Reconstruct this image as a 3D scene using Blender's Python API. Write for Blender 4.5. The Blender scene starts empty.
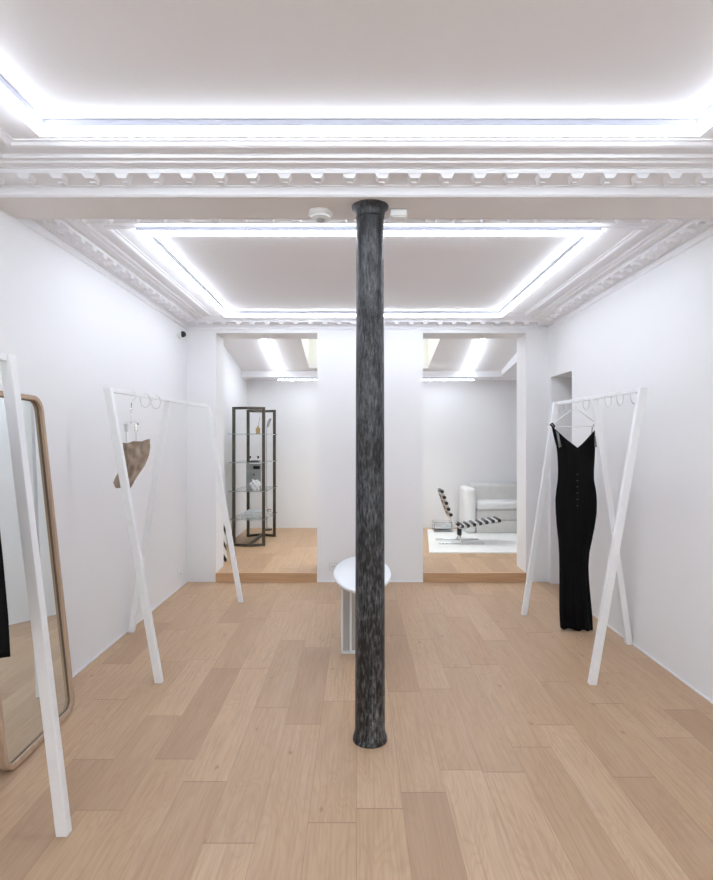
import bpy, bmesh, math, random
from mathutils import Vector, Matrix
random.seed(4)
PI = math.pi
C = bpy.context.scene.collection
scene = bpy.context.scene

# ---------------------------------------------------------------- camera, world, exposure
CZ = 1.24                      # eye height; all heights below named "h" are relative to the real floor
F = 560.0                      # focal length in pixels of the 880-high frame
cam_d = bpy.data.cameras.new('camera'); cam = bpy.data.objects.new('camera', cam_d); C.objects.link(cam)
cam_d.sensor_fit = 'VERTICAL'; cam_d.sensor_height = 24.0; cam_d.lens = 24.0 * F / 880.0
cam.location = (0, 0, CZ); cam.rotation_euler = (PI / 2, 0, 0)
cam_d.clip_start = 0.02
scene.camera = cam

world = bpy.data.worlds.new('world'); scene.world = world; world.use_nodes = True
bg = world.node_tree.nodes['Background']
bg.inputs[0].default_value = (1.0, 1.0, 0.98, 1); bg.inputs[1].default_value = 6.0
scene.view_settings.view_transform = 'Standard'
scene.view_settings.look = 'None'
scene.view_settings.exposure = 0.27
scene.view_settings.gamma = 1.0
scene.view_settings.use_curve_mapping = False
LED_E = 18.0
LED_E_REAR = 23.0
LED_E_WALL = 13.0
LED_COL = (0.80, 0.885, 1.0, 1)

# ---------------------------------------------------------------- materials
def nmat(name):
    m = bpy.data.materials.new(name); m.use_nodes = True
    nt = m.node_tree
    return m, nt, nt.nodes['Principled BSDF']

def paint(name, col, rough=0.6, bump=0.0, scale=60, metal=0.0, spec=0.5, var=0.02):
    m, nt, b = nmat(name)
    b.inputs['Roughness'].default_value = rough
    b.inputs['Metallic'].default_value = metal
    b.inputs['Specular IOR Level'].default_value = spec
    tc = nt.nodes.new('ShaderNodeTexCoord')
    n = nt.nodes.new('ShaderNodeTexNoise'); n.inputs['Scale'].default_value = scale; n.inputs['Detail'].default_value = 3
    nt.links.new(tc.outputs['Object'], n.inputs['Vector'])
    mx = nt.nodes.new('ShaderNodeMix'); mx.data_type = 'RGBA'
    mx.inputs[6].default_value = tuple(c * (1 - var) for c in col) + (1,)
    mx.inputs[7].default_value = tuple(min(1, c * (1 + var)) for c in col) + (1,)
    nt.links.new(n.outputs['Fac'], mx.inputs[0]); nt.links.new(mx.outputs[2], b.inputs['Base Color'])
    if bump:
        bp = nt.nodes.new('ShaderNodeBump'); bp.inputs['Strength'].default_value = bump; bp.inputs['Distance'].default_value = 0.002
        nt.links.new(n.outputs['Fac'], bp.inputs['Height']); nt.links.new(bp.outputs['Normal'], b.inputs['Normal'])
    return m

def M_(nt, op, a, b=None, c=None):
    n = nt.nodes.new('ShaderNodeMath'); n.operation = op
    for i, v in enumerate((a, b, c)):
        if v is None: continue
        if isinstance(v, (int, float)): n.inputs[i].default_value = v
        else: nt.links.new(v, n.inputs[i])
    return n.outputs[0]

def ramp(nt, fac, stops):
    r = nt.nodes.new('ShaderNodeValToRGB'); e = r.color_ramp.elements
    while len(e) < len(stops): e.new(0.5)
    for i, (p, c) in enumerate(stops):
        e[i].position = p; e[i].color = tuple(c) + (1,) if len(c) == 3 else c
    nt.links.new(fac, r.inputs[0]); return r.outputs[0]

def mixc(nt, fac, a, b, mode='MIX'):
    n = nt.nodes.new('ShaderNodeMix'); n.data_type = 'RGBA'; n.blend_type = mode
    if isinstance(fac, (int, float)): n.inputs[0].default_value = fac
    else: nt.links.new(fac, n.inputs[0])
    for i, v in ((6, a), (7, b)):
        if isinstance(v, tuple): n.inputs[i].default_value = v + (1,) if len(v) == 3 else v
        else: nt.links.new(v, n.inputs[i])
    return n.outputs[2]

def planks(name, W=0.157, L=0.80, off=0.0, tint=(1, 1, 1)):
    m, nt, b = nmat(name)
    tc = nt.nodes.new('ShaderNodeTexCoord')
    sp = nt.nodes.new('ShaderNodeSeparateXYZ'); nt.links.new(tc.outputs['Object'], sp.inputs[0])
    X, Y = sp.outputs[0], sp.outputs[1]
    cx = M_(nt, 'DIVIDE', M_(nt, 'ADD', X, 10 * W + off), W)
    col = M_(nt, 'FLOOR', cx); fx = M_(nt, 'FRACT', cx)
    wn = nt.nodes.new('ShaderNodeTexWhiteNoise'); wn.noise_dimensions = '1D'; nt.links.new(col, wn.inputs['W'])
    ll = M_(nt, 'ADD', L * 0.8, M_(nt, 'MULTIPLY', wn.outputs['Value'], L * 0.5))
    ry = M_(nt, 'ADD', M_(nt, 'DIVIDE', Y, ll), M_(nt, 'MULTIPLY', wn.outputs['Value'], 17.3))
    ry = M_(nt, 'ADD', ry, 20.0)
    row = M_(nt, 'FLOOR', ry); fy = M_(nt, 'FRACT', ry)
    idv = nt.nodes.new('ShaderNodeCombineXYZ'); nt.links.new(col, idv.inputs[0]); nt.links.new(row, idv.inputs[1])
    w2 = nt.nodes.new('ShaderNodeTexWhiteNoise'); w2.noise_dimensions = '2D'; nt.links.new(idv.outputs[0], w2.inputs['Vector'])
    base = ramp(nt, w2.outputs['Value'], [(0.0, (0.43, 0.275, 0.168)), (0.2, (0.49, 0.323, 0.197)), (0.55, (0.525, 0.35, 0.215)), (0.85, (0.565, 0.385, 0.245)), (1.0, (0.50, 0.315, 0.187))])
    # grain coordinates, shifted per plank
    gv = nt.nodes.new('ShaderNodeCombineXYZ')
    nt.links.new(M_(nt, 'ADD', X, M_(nt, 'MULTIPLY', w2.outputs['Value'], 31.0)), gv.inputs[0])
    nt.links.new(M_(nt, 'ADD', Y, M_(nt, 'MULTIPLY', w2.outputs['Value'], 57.0)), gv.inputs[1])
    def mapped(s):
        mp = nt.nodes.new('ShaderNodeMapping'); mp.inputs['Scale'].default_value = s
        nt.links.new(gv.outputs[0], mp.inputs['Vector']); return mp.outputs[0]
    g1 = nt.nodes.new('ShaderNodeTexNoise'); g1.inputs['Scale'].default_value = 1; g1.inputs['Detail'].default_value = 4
    nt.links.new(mapped((110, 3.5, 1)), g1.inputs['Vector'])
    g2 = nt.nodes.new('ShaderNodeTexNoise'); g2.inputs['Scale'].default_value = 1; g2.inputs['Detail'].default_value = 2; g2.inputs['Distortion'].default_value = 0.4
    nt.links.new(mapped((9, 1.6, 1)), g2.inputs['Vector'])
    # cathedral figure: contour lines of the large noise
    cath = M_(nt, 'FRACT', M_(nt, 'MULTIPLY', g2.outputs['Fac'], 16.0))
    cl = M_(nt, 'MULTIPLY', M_(nt, 'SUBTRACT', 1.0, M_(nt, 'ABSOLUTE', M_(nt, 'SUBTRACT', M_(nt, 'MULTIPLY', cath, 2.0), 1.0))), 1.0)
    c1 = mixc(nt, M_(nt, 'MULTIPLY', M_(nt, 'POWER', cl, 2.5), 0.24), base, (0.34, 0.21, 0.13))
    c2 = mixc(nt, M_(nt, 'MULTIPLY', ramp(nt, g1.outputs['Fac'], [(0.42, (0, 0, 0)), (0.72, (1, 1, 1))]), 0.48), c1, (0.34, 0.22, 0.14))
    c3 = mixc(nt, M_(nt, 'MULTIPLY', ramp(nt, g2.outputs['Fac'], [(0.5, (0, 0, 0)), (0.75, (1, 1, 1))]), 0.12), c2, (0.74, 0.60, 0.47))
    # knots
    vo = nt.nodes.new('ShaderNodeTexVoronoi'); vo.inputs['Scale'].default_value = 1; vo.voronoi_dimensions = '2D'
    _va = nt.nodes.new('ShaderNodeVectorMath'); _va.operation = 'MULTIPLY_ADD'; _va.inputs[1].default_value = (0.07, 0.07, 0)
    nt.links.new(g1.outputs['Color'], _va.inputs[0]); nt.links.new(mapped((3.6, 1.9, 1)), _va.inputs[2]); nt.links.new(_va.outputs[0], vo.inputs['Vector'])
    kn = ramp(nt, vo.outputs['Distance'], [(0.0, (1, 1, 1)), (0.010, (0.8, 0.8, 0.8)), (0.034, (0, 0, 0))])
    wk = nt.nodes.new('ShaderNodeSeparateColor'); nt.links.new(vo.outputs['Color'], wk.inputs[0])
    knm = M_(nt, 'MULTIPLY', M_(nt, 'MULTIPLY', kn, M_(nt, 'GREATER_THAN', wk.outputs[0], 0.5)), 0.6)
    c4 = mixc(nt, knm, c3, (0.20, 0.115, 0.06))
    ex = M_(nt, 'MULTIPLY', M_(nt, 'MINIMUM', fx, M_(nt, 'SUBTRACT', 1.0, fx)), W)
    ey = M_(nt, 'MULTIPLY', M_(nt, 'MINIMUM', fy, M_(nt, 'SUBTRACT', 1.0, fy)), L)
    e1 = M_(nt, 'LESS_THAN', ex, 0.0010); e2 = M_(nt, 'LESS_THAN', ey, 0.0016)
    ed = M_(nt, 'MAXIMUM', M_(nt, 'MULTIPLY', e1, 0.45), M_(nt, 'MULTIPLY', e2, 0.75))
    c5 = mixc(nt, ed, c4, (0.22, 0.13, 0.08))
    c6 = mixc(nt, 1.0, c5, tint, 'MULTIPLY')
    nt.links.new(c6, b.inputs['Base Color'])
    b.inputs['Roughness'].default_value = 0.42; b.inputs['Specular IOR Level'].default_value = 0.4
    bp = nt.nodes.new('ShaderNodeBump'); bp.inputs['Strength'].default_value = 0.12; bp.inputs['Distance'].default_value = 0.001
    nt.links.new(g1.outputs['Fac'], bp.inputs['Height']); nt.links.new(bp.outputs['Normal'], b.inputs['Normal'])
    return m

def streaky(name, stops, scale=(1, 1, 1), rough=0.5, rough2=None, bump=0.3, detail=6, metal=0.0, spec=0.5):
    m, nt, b = nmat(name)
    tc = nt.nodes.new('ShaderNodeTexCoord')
    mp = nt.nodes.new('ShaderNodeMapping'); mp.inputs['Scale'].default_value = scale
    nt.links.new(tc.outputs['Object'], mp.inputs['Vector'])
    n = nt.nodes.new('ShaderNodeTexNoise'); n.inputs['Scale'].default_value = 1; n.inputs['Detail'].default_value = detail; n.inputs['Roughness'].default_value = 0.62
    nt.links.new(mp.outputs[0], n.inputs['Vector'])
    nt.links.new(ramp(nt, n.outputs['Fac'], stops), b.inputs['Base Color'])
    b.inputs['Roughness'].default_value = rough; b.inputs['Metallic'].default_value = metal; b.inputs['Specular IOR Level'].default_value = spec
    bp = nt.nodes.new('ShaderNodeBump'); bp.inputs['Strength'].default_value = bump; bp.inputs['Distance'].default_value = 0.002
    nt.links.new(n.outputs['Fac'], bp.inputs['Height']); nt.links.new(bp.outputs['Normal'], b.inputs['Normal'])
    return m, nt, b

def emit(name, col, strength):
    m, nt, b = nmat(name)
    b.inputs['Base Color'].default_value = (0.8, 0.8, 0.8, 1)
    b.inputs['Emission Color'].default_value = col; b.inputs['Emission Strength'].default_value = strength
    return m

def glass(name, col=(0.93, 0.98, 0.96), rough=0.0, ior=1.45):
    m, nt, b = nmat(name)
    b.inputs['Base Color'].default_value = col + (1,); b.inputs['Transmission Weight'].default_value = 1
    b.inputs['Roughness'].default_value = rough; b.inputs['IOR'].default_value = ior
    return m

WALL = paint('white wall paint', (0.85, 0.842, 0.85), 0.75, 0.05, 90, var=0.008)
CEIL = paint('white ceiling paint', (0.86, 0.845, 0.855), 0.8, 0.04, 70, var=0.01)
TRIM = paint('white plaster trim', (0.885, 0.88, 0.905), 0.6, var=0.01)
BEAMM = paint('beam plaster', (0.83, 0.795, 0.775), 0.75, var=0.01)
FLOOR = planks('oak planks')
FLOOR2 = planks('oak planks rear', off=0.05, tint=(1.0, 0.97, 0.92))
RISER, _, _ = streaky('oak riser', [(0.3, (0.46, 0.27, 0.14)), (0.7, (0.60, 0.38, 0.22))], (3, 40, 60), 0.45, bump=0.05)
WHITE_METAL = paint('white powder coat', (0.86, 0.86, 0.87), 0.38, var=0.005)
WHITE_PLASTIC = paint('white plastic', (0.82, 0.82, 0.81), 0.4, var=0.005)
HOOKM = paint('satin hook metal', (0.74, 0.74, 0.75), 0.35, metal=0.1, var=0.01)
GREY_ALU = paint('aluminium profile', (0.50, 0.51, 0.58), 0.4, metal=0.3, var=0.01)
CHROME = paint('chrome', (0.78, 0.79, 0.80), 0.12, metal=1.0, var=0.01)
BRONZE, _, _ = streaky('bronze metal', [(0.3, (0.055, 0.045, 0.035)), (0.7, (0.12, 0.105, 0.08))], (20, 20, 6), 0.35, bump=0.05, metal=0.6)
BLACK_P = paint('black plastic', (0.015, 0.015, 0.017), 0.25, var=0.05)
DARK = paint('dark metal', (0.05, 0.05, 0.05), 0.35, metal=0.6, var=0.05)
LED = emit('led diffuser', LED_COL, LED_E)
LEDW = emit('led diffuser wall', LED_COL, LED_E_WALL)
LEDR = emit('led diffuser rear', LED_COL, LED_E_REAR)
GLASS = glass('shelf glass', (0.90, 0.97, 0.95))
PANE, nt, b = nmat('window glass')
_t = nt.nodes.new('ShaderNodeBsdfTransparent'); _t.inputs[0].default_value = (0.95, 0.97, 0.96, 1)
_g = nt.nodes.new('ShaderNodeBsdfGlossy'); _g.inputs['Roughness'].default_value = 0.02
_f = nt.nodes.new('ShaderNodeFresnel'); _f.inputs[0].default_value = 1.45
_m = nt.nodes.new('ShaderNodeMixShader')
nt.links.new(_f.outputs[0], _m.inputs[0]); nt.links.new(_t.outputs[0], _m.inputs[1]); nt.links.new(_g.outputs[0], _m.inputs[2])
nt.links.new(_m.outputs[0], nt.nodes['Material Output'].inputs['Surface'])
ACRYL = glass('clear acrylic', (0.95, 0.97, 0.97), 0.02, 1.4)
MIRROR, _nt, _b = nmat('mirror silver'); _b.inputs['Metallic'].default_value = 1; _b.inputs['Roughness'].default_value = 0.0
_b.inputs['Base Color'].default_value = (0.80, 0.84, 0.83, 1)
OAK, _, _ = streaky('oak frame', [(0.3, (0.40, 0.27, 0.18)), (0.7, (0.52, 0.37, 0.26))], (40, 40, 3), 0.5, bump=0.1)
SKY_YEL = paint('skylight shaft paint', (0.88, 0.88, 0.84), 0.7, var=0.01)

# cast iron with worn vertical streaks
IRON, nt, b = nmat('worn cast iron')
tc = nt.nodes.new('ShaderNodeTexCoord')
def noise(sc, det, vec_scale, dist=0.0):
    mp = nt.nodes.new('ShaderNodeMapping'); mp.inputs['Scale'].default_value = vec_scale; nt.links.new(tc.outputs['Object'], mp.inputs['Vector'])
    n = nt.nodes.new('ShaderNodeTexNoise'); n.inputs['Scale'].default_value = sc; n.inputs['Detail'].default_value = det; n.inputs['Roughness'].default_value = 0.65; n.inputs['Distortion'].default_value = dist
    nt.links.new(mp.outputs[0], n.inputs['Vector']); return n.outputs['Fac']
a = noise(1, 6, (120, 120, 26)); c = noise(1, 4, (13, 13, 3.5)); d = noise(1, 3, (300, 300, 110))
_sp = nt.nodes.new('ShaderNodeSeparateXYZ'); nt.links.new(tc.outputs['Object'], _sp.inputs[0])
wear = M_(nt, 'SUBTRACT', 1.45, M_(nt, 'MULTIPLY', _sp.outputs[2], 0.45))
a = M_(nt, 'ADD', 0.49, M_(nt, 'MULTIPLY', M_(nt, 'SUBTRACT', a, 0.49), wear))
mixv = M_(nt, 'ADD', M_(nt, 'MULTIPLY', a, 0.55), M_(nt, 'ADD', M_(nt, 'MULTIPLY', c, 0.35), M_(nt, 'MULTIPLY', d, 0.10)))
colr = ramp(nt, mixv, [(0.40, (0.007, 0.006, 0.006)), (0.47, (0.018, 0.018, 0.019)), (0.52, (0.060, 0.062, 0.067)), (0.58, (0.11, 0.115, 0.125)), (0.67, (0.27, 0.28, 0.29))])
nt.links.new(colr, b.inputs['Base Color'])
b.inputs['Metallic'].default_value = 0.25; b.inputs['Roughness'].default_value = 0.42
bp = nt.nodes.new('ShaderNodeBump'); bp.inputs['Strength'].default_value = 0.7; bp.inputs['Distance'].default_value = 0.003
nt.links.new(mixv, bp.inputs['Height']); nt.links.new(bp.outputs['Normal'], b.inputs['Normal'])

def fabric(name, col, col2, weave=900, rough=0.85, wr=(6, 6, 2), sheen=0.2):
    m, nt, b = nmat(name)
    tc = nt.nodes.new('ShaderNodeTexCoord')
    mp = nt.nodes.new('ShaderNodeMapping'); mp.inputs['Scale'].default_value = wr; nt.links.new(tc.outputs['Object'], mp.inputs['Vector'])
    n = nt.nodes.new('ShaderNodeTexNoise'); n.inputs['Scale'].default_value = 3; n.inputs['Detail'].default_value = 4; nt.links.new(mp.outputs[0], n.inputs['Vector'])
    nt.links.new(ramp(nt, n.outputs['Fac'], [(0.35, col), (0.65, col2)]), b.inputs['Base Color'])
    b.inputs['Roughness'].default_value = rough; b.inputs['Sheen Weight'].default_value = sheen; b.inputs['Specular IOR Level'].default_value = 0.25 if sheen else 0.10
    n2 = nt.nodes.new('ShaderNodeTexNoise'); n2.inputs['Scale'].default_value = weave; nt.links.new(tc.outputs['Object'], n2.inputs['Vector'])
    bp = nt.nodes.new('ShaderNodeBump'); bp.inputs['Strength'].default_value = 0.3; bp.inputs['Distance'].default_value = 0.001
    nt.links.new(n2.outputs['Fac'], bp.inputs['Height']); nt.links.new(bp.outputs['Normal'], b.inputs['Normal'])
    return m
BLACK_SATIN = fabric('black satin', (0.0022, 0.0022, 0.0022), (0.004, 0.004, 0.0045), 500, 0.62, (20, 20, 3), 0.0)
BLACK_SHEER = fabric('grey sheer', (0.16, 0.16, 0.17), (0.26, 0.26, 0.27), 600, 0.5, (20, 20, 5), 0.0)
TAUPE = fabric('taupe cloth', (0.31, 0.235, 0.18), (0.46, 0.36, 0.285), 700, 0.7, (5, 5, 5))
SOFA = fabric('pale grey boucle', (0.62, 0.60, 0.58), (0.65, 0.63, 0.61), 120, 0.95, (5, 5, 5))
SOFA_W = fabric('white boucle', (0.80, 0.79, 0.78), (0.82, 0.81, 0.80), 120, 0.95, (5, 5, 5))
RUG = fabric('white wool', (0.82, 0.81, 0.785), (0.86, 0.85, 0.83), 160, 1.0, (3, 3, 3))
GREYP = fabric('grey board', (0.33, 0.34, 0.34), (0.42, 0.43, 0.43), 100, 0.4, (3, 3, 3))
PAPER = fabric('pale paper', (0.55, 0.56, 0.57), (0.72, 0.73, 0.74), 100, 0.35, (12, 12, 60))
CLOTHW = fabric('white cloth', (0.75, 0.75, 0.76), (0.86, 0.86, 0.87), 200, 0.8, (20, 20, 20))
LEATHER = paint('black leather', (0.018, 0.018, 0.02), 0.35, var=0.1)
AMBER = paint('amber diffuser liquid', (0.50, 0.33, 0.13), 0.2, var=0.04)
BEIGE = paint('beige lacquer', (0.50, 0.48, 0.45), 0.5, var=0.01)
TABLE_W = paint('white lacquer', (0.84, 0.86, 0.88), 0.35, var=0.005)
DARKWOOD = paint('frame bead', (0.14, 0.10, 0.07), 0.5, var=0.05)

# ---------------------------------------------------------------- helpers
def obj(name, bm, mats, parent=None, smooth=False, auto=None):
    bmesh.ops.recalc_face_normals(bm, faces=bm.faces[:])
    me = bpy.data.meshes.new(name); bm.to_mesh(me); bm.free()
    for m in (mats if isinstance(mats, (list, tuple)) else [mats]): me.materials.append(m)
    o = bpy.data.objects.new(name, me); C.objects.link(o)
    if parent: o.parent = parent
    if smooth or auto:
        for p in me.polygons: p.use_smooth = True
        if auto:
            me.set_sharp_from_angle(angle=math.radians(auto))
    return o

def tag(o, label, cat, group=None, kind=None):
    o['label'] = label
    if cat: o['category'] = cat
    if group: o['group'] = group
    if kind: o['kind'] = kind
    return o

def thing(name, label, cat, loc=(0, 0, 0), rotz=0, group=None):
    o = bpy.data.objects.new(name, None); C.objects.link(o); o.empty_display_size = 0.1
    o.location = loc; o.rotation_euler = (0, 0, rotz)
    return tag(o, label, cat, group)

def struct(name, bm, mats, parent=None, **k):
    o = obj(name, bm, mats, parent, **k)
    if not parent: o['kind'] = 'structure'
    return o

def box(bm, x0, x1, y0, y1, z0, z1, mi=0):
    vs = [bm.verts.new((x, y, z)) for z in (z0, z1) for y in (y0, y1) for x in (x0, x1)]
    fs = [(0, 2, 3, 1), (4, 5, 7, 6), (0, 1, 5, 4), (2, 6, 7, 3), (0, 4, 6, 2), (1, 3, 7, 5)]
    out = []
    for f in fs:
        fc = bm.faces.new([vs[i] for i in f]); fc.material_index = mi; out.append(fc)
    return vs, out

def rbox(bm, x0, x1, y0, y1, z0, z1, r=0.01, seg=2, mi=0):
    t = bmesh.new(); box(t, x0, x1, y0, y1, z0, z1, mi)
    bmesh.ops.bevel(t, geom=t.edges[:], offset=r, segments=seg, affect='EDGES', profile=0.5)
    for f in t.faces: f.material_index = mi
    me = bpy.data.meshes.new('tmp'); t.to_mesh(me); t.free(); bm.from_mesh(me); bpy.data.meshes.remove(me)

def bar(bm, p0, p1, w, h=None, up=(0, 0, 1), bev=0.0, mi=0, cut0=None, cut1=None):
    """square bar; w across, h along the 'up' side; cutN = z at which the end is cut level"""
    h = h or w
    p0, p1 = Vector(p0), Vector(p1); d = (p1 - p0).normalized()
    s = d.cross(Vector(up)).normalized(); u = s.cross(d).normalized()
    t = bmesh.new(); rings = []
    for p, cut in ((p0, cut0), (p1, cut1)):
        r = []
        for a, b_ in ((-1, -1), (1, -1), (1, 1), (-1, 1)):
            v = p + s * a * w / 2 + u * b_ * h / 2
            if cut is not None: v = v + d * ((cut - v.z) / d.z)
            r.append(t.verts.new(v))
        rings.append(r)
    t.faces.new(rings[0][::-1]); t.faces.new(rings[1])
    for i in range(4): t.faces.new((rings[0][i], rings[0][(i + 1) % 4], rings[1][(i + 1) % 4], rings[1][i]))
    if bev: bmesh.ops.bevel(t, geom=t.edges[:], offset=bev, segments=1, affect='EDGES')
    for f in t.faces: f.material_index = mi
    me = bpy.data.meshes.new('tmp'); t.to_mesh(me); t.free(); bm.from_mesh(me); bpy.data.meshes.remove(me)

def tube(bm, pts, r, n=8, closed=False, mi=0):
    pts = [Vector(p) for p in pts]; N = len(pts); rings = []
    prev = None
    for i, p in enumerate(pts):
        if closed: d = (pts[(i + 1) % N] - pts[i - 1]).normalized()
        else: d = (pts[min(i + 1, N - 1)] - pts[max(i - 1, 0)]).normalized()
        if prev is None:
            ref = Vector((0, 0, 1)) if abs(d.z) < 0.9 else Vector((1, 0, 0))
            s = d.cross(ref).normalized()
        else:
            s = (prev - d * prev.dot(d)).normalized()
        prev = s; u = s.cross(d).normalized()
        rr = r[i] if isinstance(r, (list, tuple)) else r
        rings.append([bm.verts.new(p + s * math.cos(2 * PI * k / n) * rr + u * math.sin(2 * PI * k / n) * rr) for k in range(n)])
    for i in range(N if closed else N - 1):
        a, b_ = rings[i], rings[(i + 1) % N]
        for k in range(n):
            f = bm.faces.new((a[k], a[(k + 1) % n], b_[(k + 1) % n], b_[k])); f.material_index = mi
    if not closed:
        for r_, in ((rings[0],), (rings[-1],)):
            f = bm.faces.new(r_); f.material_index = mi

def lathe(bm, prof, cx=0, cy=0, n=24, mi=0, closed=True, rot=0):
    rings = [[bm.verts.new((cx + r * math.cos(2 * PI * k / n + rot), cy + r * math.sin(2 * PI * k / n + rot), z)) for k in range(n)] for r, z in prof]
    for a, b_ in zip(rings, rings[1:]):
        for k in range(n):
            f = bm.faces.new((a[k], a[(k + 1) % n], b_[(k + 1) % n], b_[k])); f.material_index = mi
    if closed:
        for r_ in (rings[0], rings[-1]):
            f = bm.faces.new(r_); f.material_index = mi

# ---------------------------------------------------------------- room dimensions
XL, XR = -1.484, 1.677         # side walls of the shop room
YF, YP, YP2, YB = -1.9, 4.89, 5.17, 7.39
HC = CZ + 1.036                # coffered ceiling
HS = CZ + 0.965                # beam soffit and foot of the cornices
BY0, BY1 = 2.228, 2.445        # beam
HST = 0.079                    # raised rear floor
BXL, BXR = -1.44, 2.7          # rear room
OPL, OPR = (-1.227, -0.345), (0.581, 1.48)
HOP = CZ + 0.934

bm = bmesh.new(); box(bm, XL - 0.2, XR + 0.6, YF - 0.2, YP + 0.1, -0.1, 0.0); struct('floor', bm, FLOOR)
bm = bmesh.new()
box(bm, BXL - 0.1, BXR + 0.1, YP2, YB + 0.1, -0.1, HST)
for a, b_ in (OPL, OPR):
    box(bm, a, b_, YP + 0.004, YP2, 0, HST)
    box(bm, a, b_, YP - 0.012, YP + 0.004, 0, HST + 0.001, 1)
struct('floor_rear', bm, [FLOOR2, RISER])

bm = bmesh.new(); box(bm, XL - 0.15, XL, YF, YP2 - 0.1, 0, HC + 0.2); struct('wall_left', bm, WALL)
# right wall with the low recess near its far end
RY0, RY1, RH = 4.36, 4.83, CZ + 0.54
bm = bmesh.new()
box(bm, XR, XR + 0.15, YF, RY0, 0, HC + 0.2); box(bm, XR, XR + 0.15, RY0, RY1, RH, HC + 0.2); box(bm, XR, XR + 0.6, RY1, YP, 0, HC + 0.2)
box(bm, XR + 0.5, XR + 0.6, RY0 - 0.1, RY1, 0, RH + 0.1); box(bm, XR + 0.15, XR + 0.5, RY0 - 0.1, RY0, 0, RH + 0.1); box(bm, XR + 0.15, XR + 0.5, RY0, RY1, RH, RH + 0.1)
struct('wall_right', bm, WALL)
# partition with two openings
bm = bmesh.new()
HT = 2.75
box(bm, XL - 0.15, OPL[0], YP, YP2, 0, HT); box(bm, OPL[1], OPR[0], YP, YP2, 0, HT); box(bm, OPR[1], BXR + 0.1, YP, YP2, 0, HT)
box(bm, OPL[0], OPL[1], YP, YP2, HOP, HT); box(bm, OPR[0], OPR[1], YP, YP2, HOP, HT)
struct('wall_center', bm, WALL)
# street wall behind the camera; its unseen window is added for soft fill daylight
bm = bmesh.new()
WX0, WX1, WZ0, WZ1 = -0.5, 0.7, 0.35, 2.0
box(bm, XL - 0.15, WX0, YF - 0.15, YF, 0, HC + 0.2); box(bm, WX1, XR + 0.15, YF - 0.15, YF, 0, HC + 0.2)
box(bm, WX0, WX1, YF - 0.15, YF, 0, WZ0); box(bm, WX0, WX1, YF - 0.15, YF, WZ1, HC + 0.2)
struct('wall_front', bm, WALL)
bm = bmesh.new()
for x0, x1, z0, z1 in ((WX0, WX0 + .05, WZ0, WZ1), (WX1 - .05, WX1, WZ0, WZ1), (WX0 + .05, WX1 - .05, WZ0, WZ0 + .05), (WX0 + .05, WX1 - .05, WZ1 - .05, WZ1), (0.08, 0.12, WZ0 + .05, WZ1 - .05)):
    box(bm, x0, x1, YF - 0.10, YF - 0.04, z0, z1)
w = struct('window_fill', bm, WHITE_METAL)
bm = bmesh.new(); box(bm, WX0 + .05, WX1 - .05, YF - 0.074, YF - 0.068, WZ0 + .05, WZ1 - .05); obj('window_pane', bm, PANE, w)

bm = bmesh.new(); box(bm, XL - 0.15, XR + 0.15, YF - 0.15, YP, HC, HC + 0.12); struct('ceiling', bm, CEIL)
bm = bmesh.new(); box(bm, XL, XR, BY0 + 0.002, BY1 - 0.002, HS, HC); struct('ceiling_beam', bm, BEAMM)

# cornice running round a rectangle; profile = (distance inward from the wall, height)
PROF = [(0.0, -0.071), (0.004, -0.071), (0.012, -0.064), (0.014, -0.038), (0.022, -0.036), (0.022, -0.032), (0.118, -0.030), (0.118, -0.016), (0.124, -0.015), (0.126, -0.010),
        (0.150, -0.010), (0.160, -0.017), (0.170, -0.017), (0.176, -0.008), (0.188, -0.008), (0.194, -0.014), (0.202, -0.014), (0.206, -0.0015),
        (0.262, -0.0015), (0.264, -0.010), (0.270, -0.014), (0.282, -0.012), (0.290, -0.004), (0.302, -0.004), (0.304, 0.0)]
def cornice(name, x0, x1, y0, y1):
    bm = bmesh.new()
    corners = [(x0, y0, 1, 1), (x1, y0, -1, 1), (x1, y1, -1, -1), (x0, y1, 1, -1)]
    cols = [[bm.verts.new((cx + sx * p, cy + sy * p, HC + h)) for p, h in PROF] for cx, cy, sx, sy in corners]
    for i in range(4):
        a, b_ = cols[i], cols[(i + 1) % 4]
        for k in range(len(PROF) - 1): bm.faces.new((a[k], b_[k], b_[k + 1], a[k + 1]))
    def block(ox, oy, tx, ty, nx, ny):
        # small tapering modillion: t along the wall, n into the room
        def P(t, n_, h): return bm.verts.new((ox + tx * t + nx * n_, oy + ty * t + ny * n_, HC + h))
        for w0, w1, n0, n1, h0, h1 in ((0.026, 0.016, 0.070, 0.117, -0.0305, -0.047), (0.015, 0.010, 0.052, 0.088, -0.0305, -0.051)):
            a = [P(-w0, n0, h0), P(w0, n0, h0), P(w0, n1, h0), P(-w0, n1, h0)]
            c_ = [P(-w1, n0 + .006, h1), P(w1, n0 + .006, h1), P(w1, n1 - .004, h1), P(-w1, n1 - .004, h1)]
            bm.faces.new(c_)
            for k in range(4): bm.faces.new((a[k], a[(k + 1) % 4], c_[(k + 1) % 4], c_[k]))
    S = 0.123
    for (xa, ya, xb, yb, nx, ny) in ((x0, y0, x1, y0, 0, 1), (x0, y1, x1, y1, 0, -1), (x0, y0, x0, y1, 1, 0), (x1, y0, x1, y1, -1, 0)):
        L = math.hypot(xb - xa, yb - ya) - 0.16; n = int(L / S); tx, ty = (xb - xa) / math.hypot(xb - xa, yb - ya), (yb - ya) / math.hypot(xb - xa, yb - ya)
        for i in range(n + 1):
            t = 0.08 + (L - n * S) / 2 + i * S
            block(xa + tx * t, ya + ty * t, tx, ty, nx, ny)
    return struct(name, bm, TRIM)
cornice('trim_1', XL, XR, YF, BY0)
cornice('trim_2', XL, XR, BY1, YP)
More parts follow.
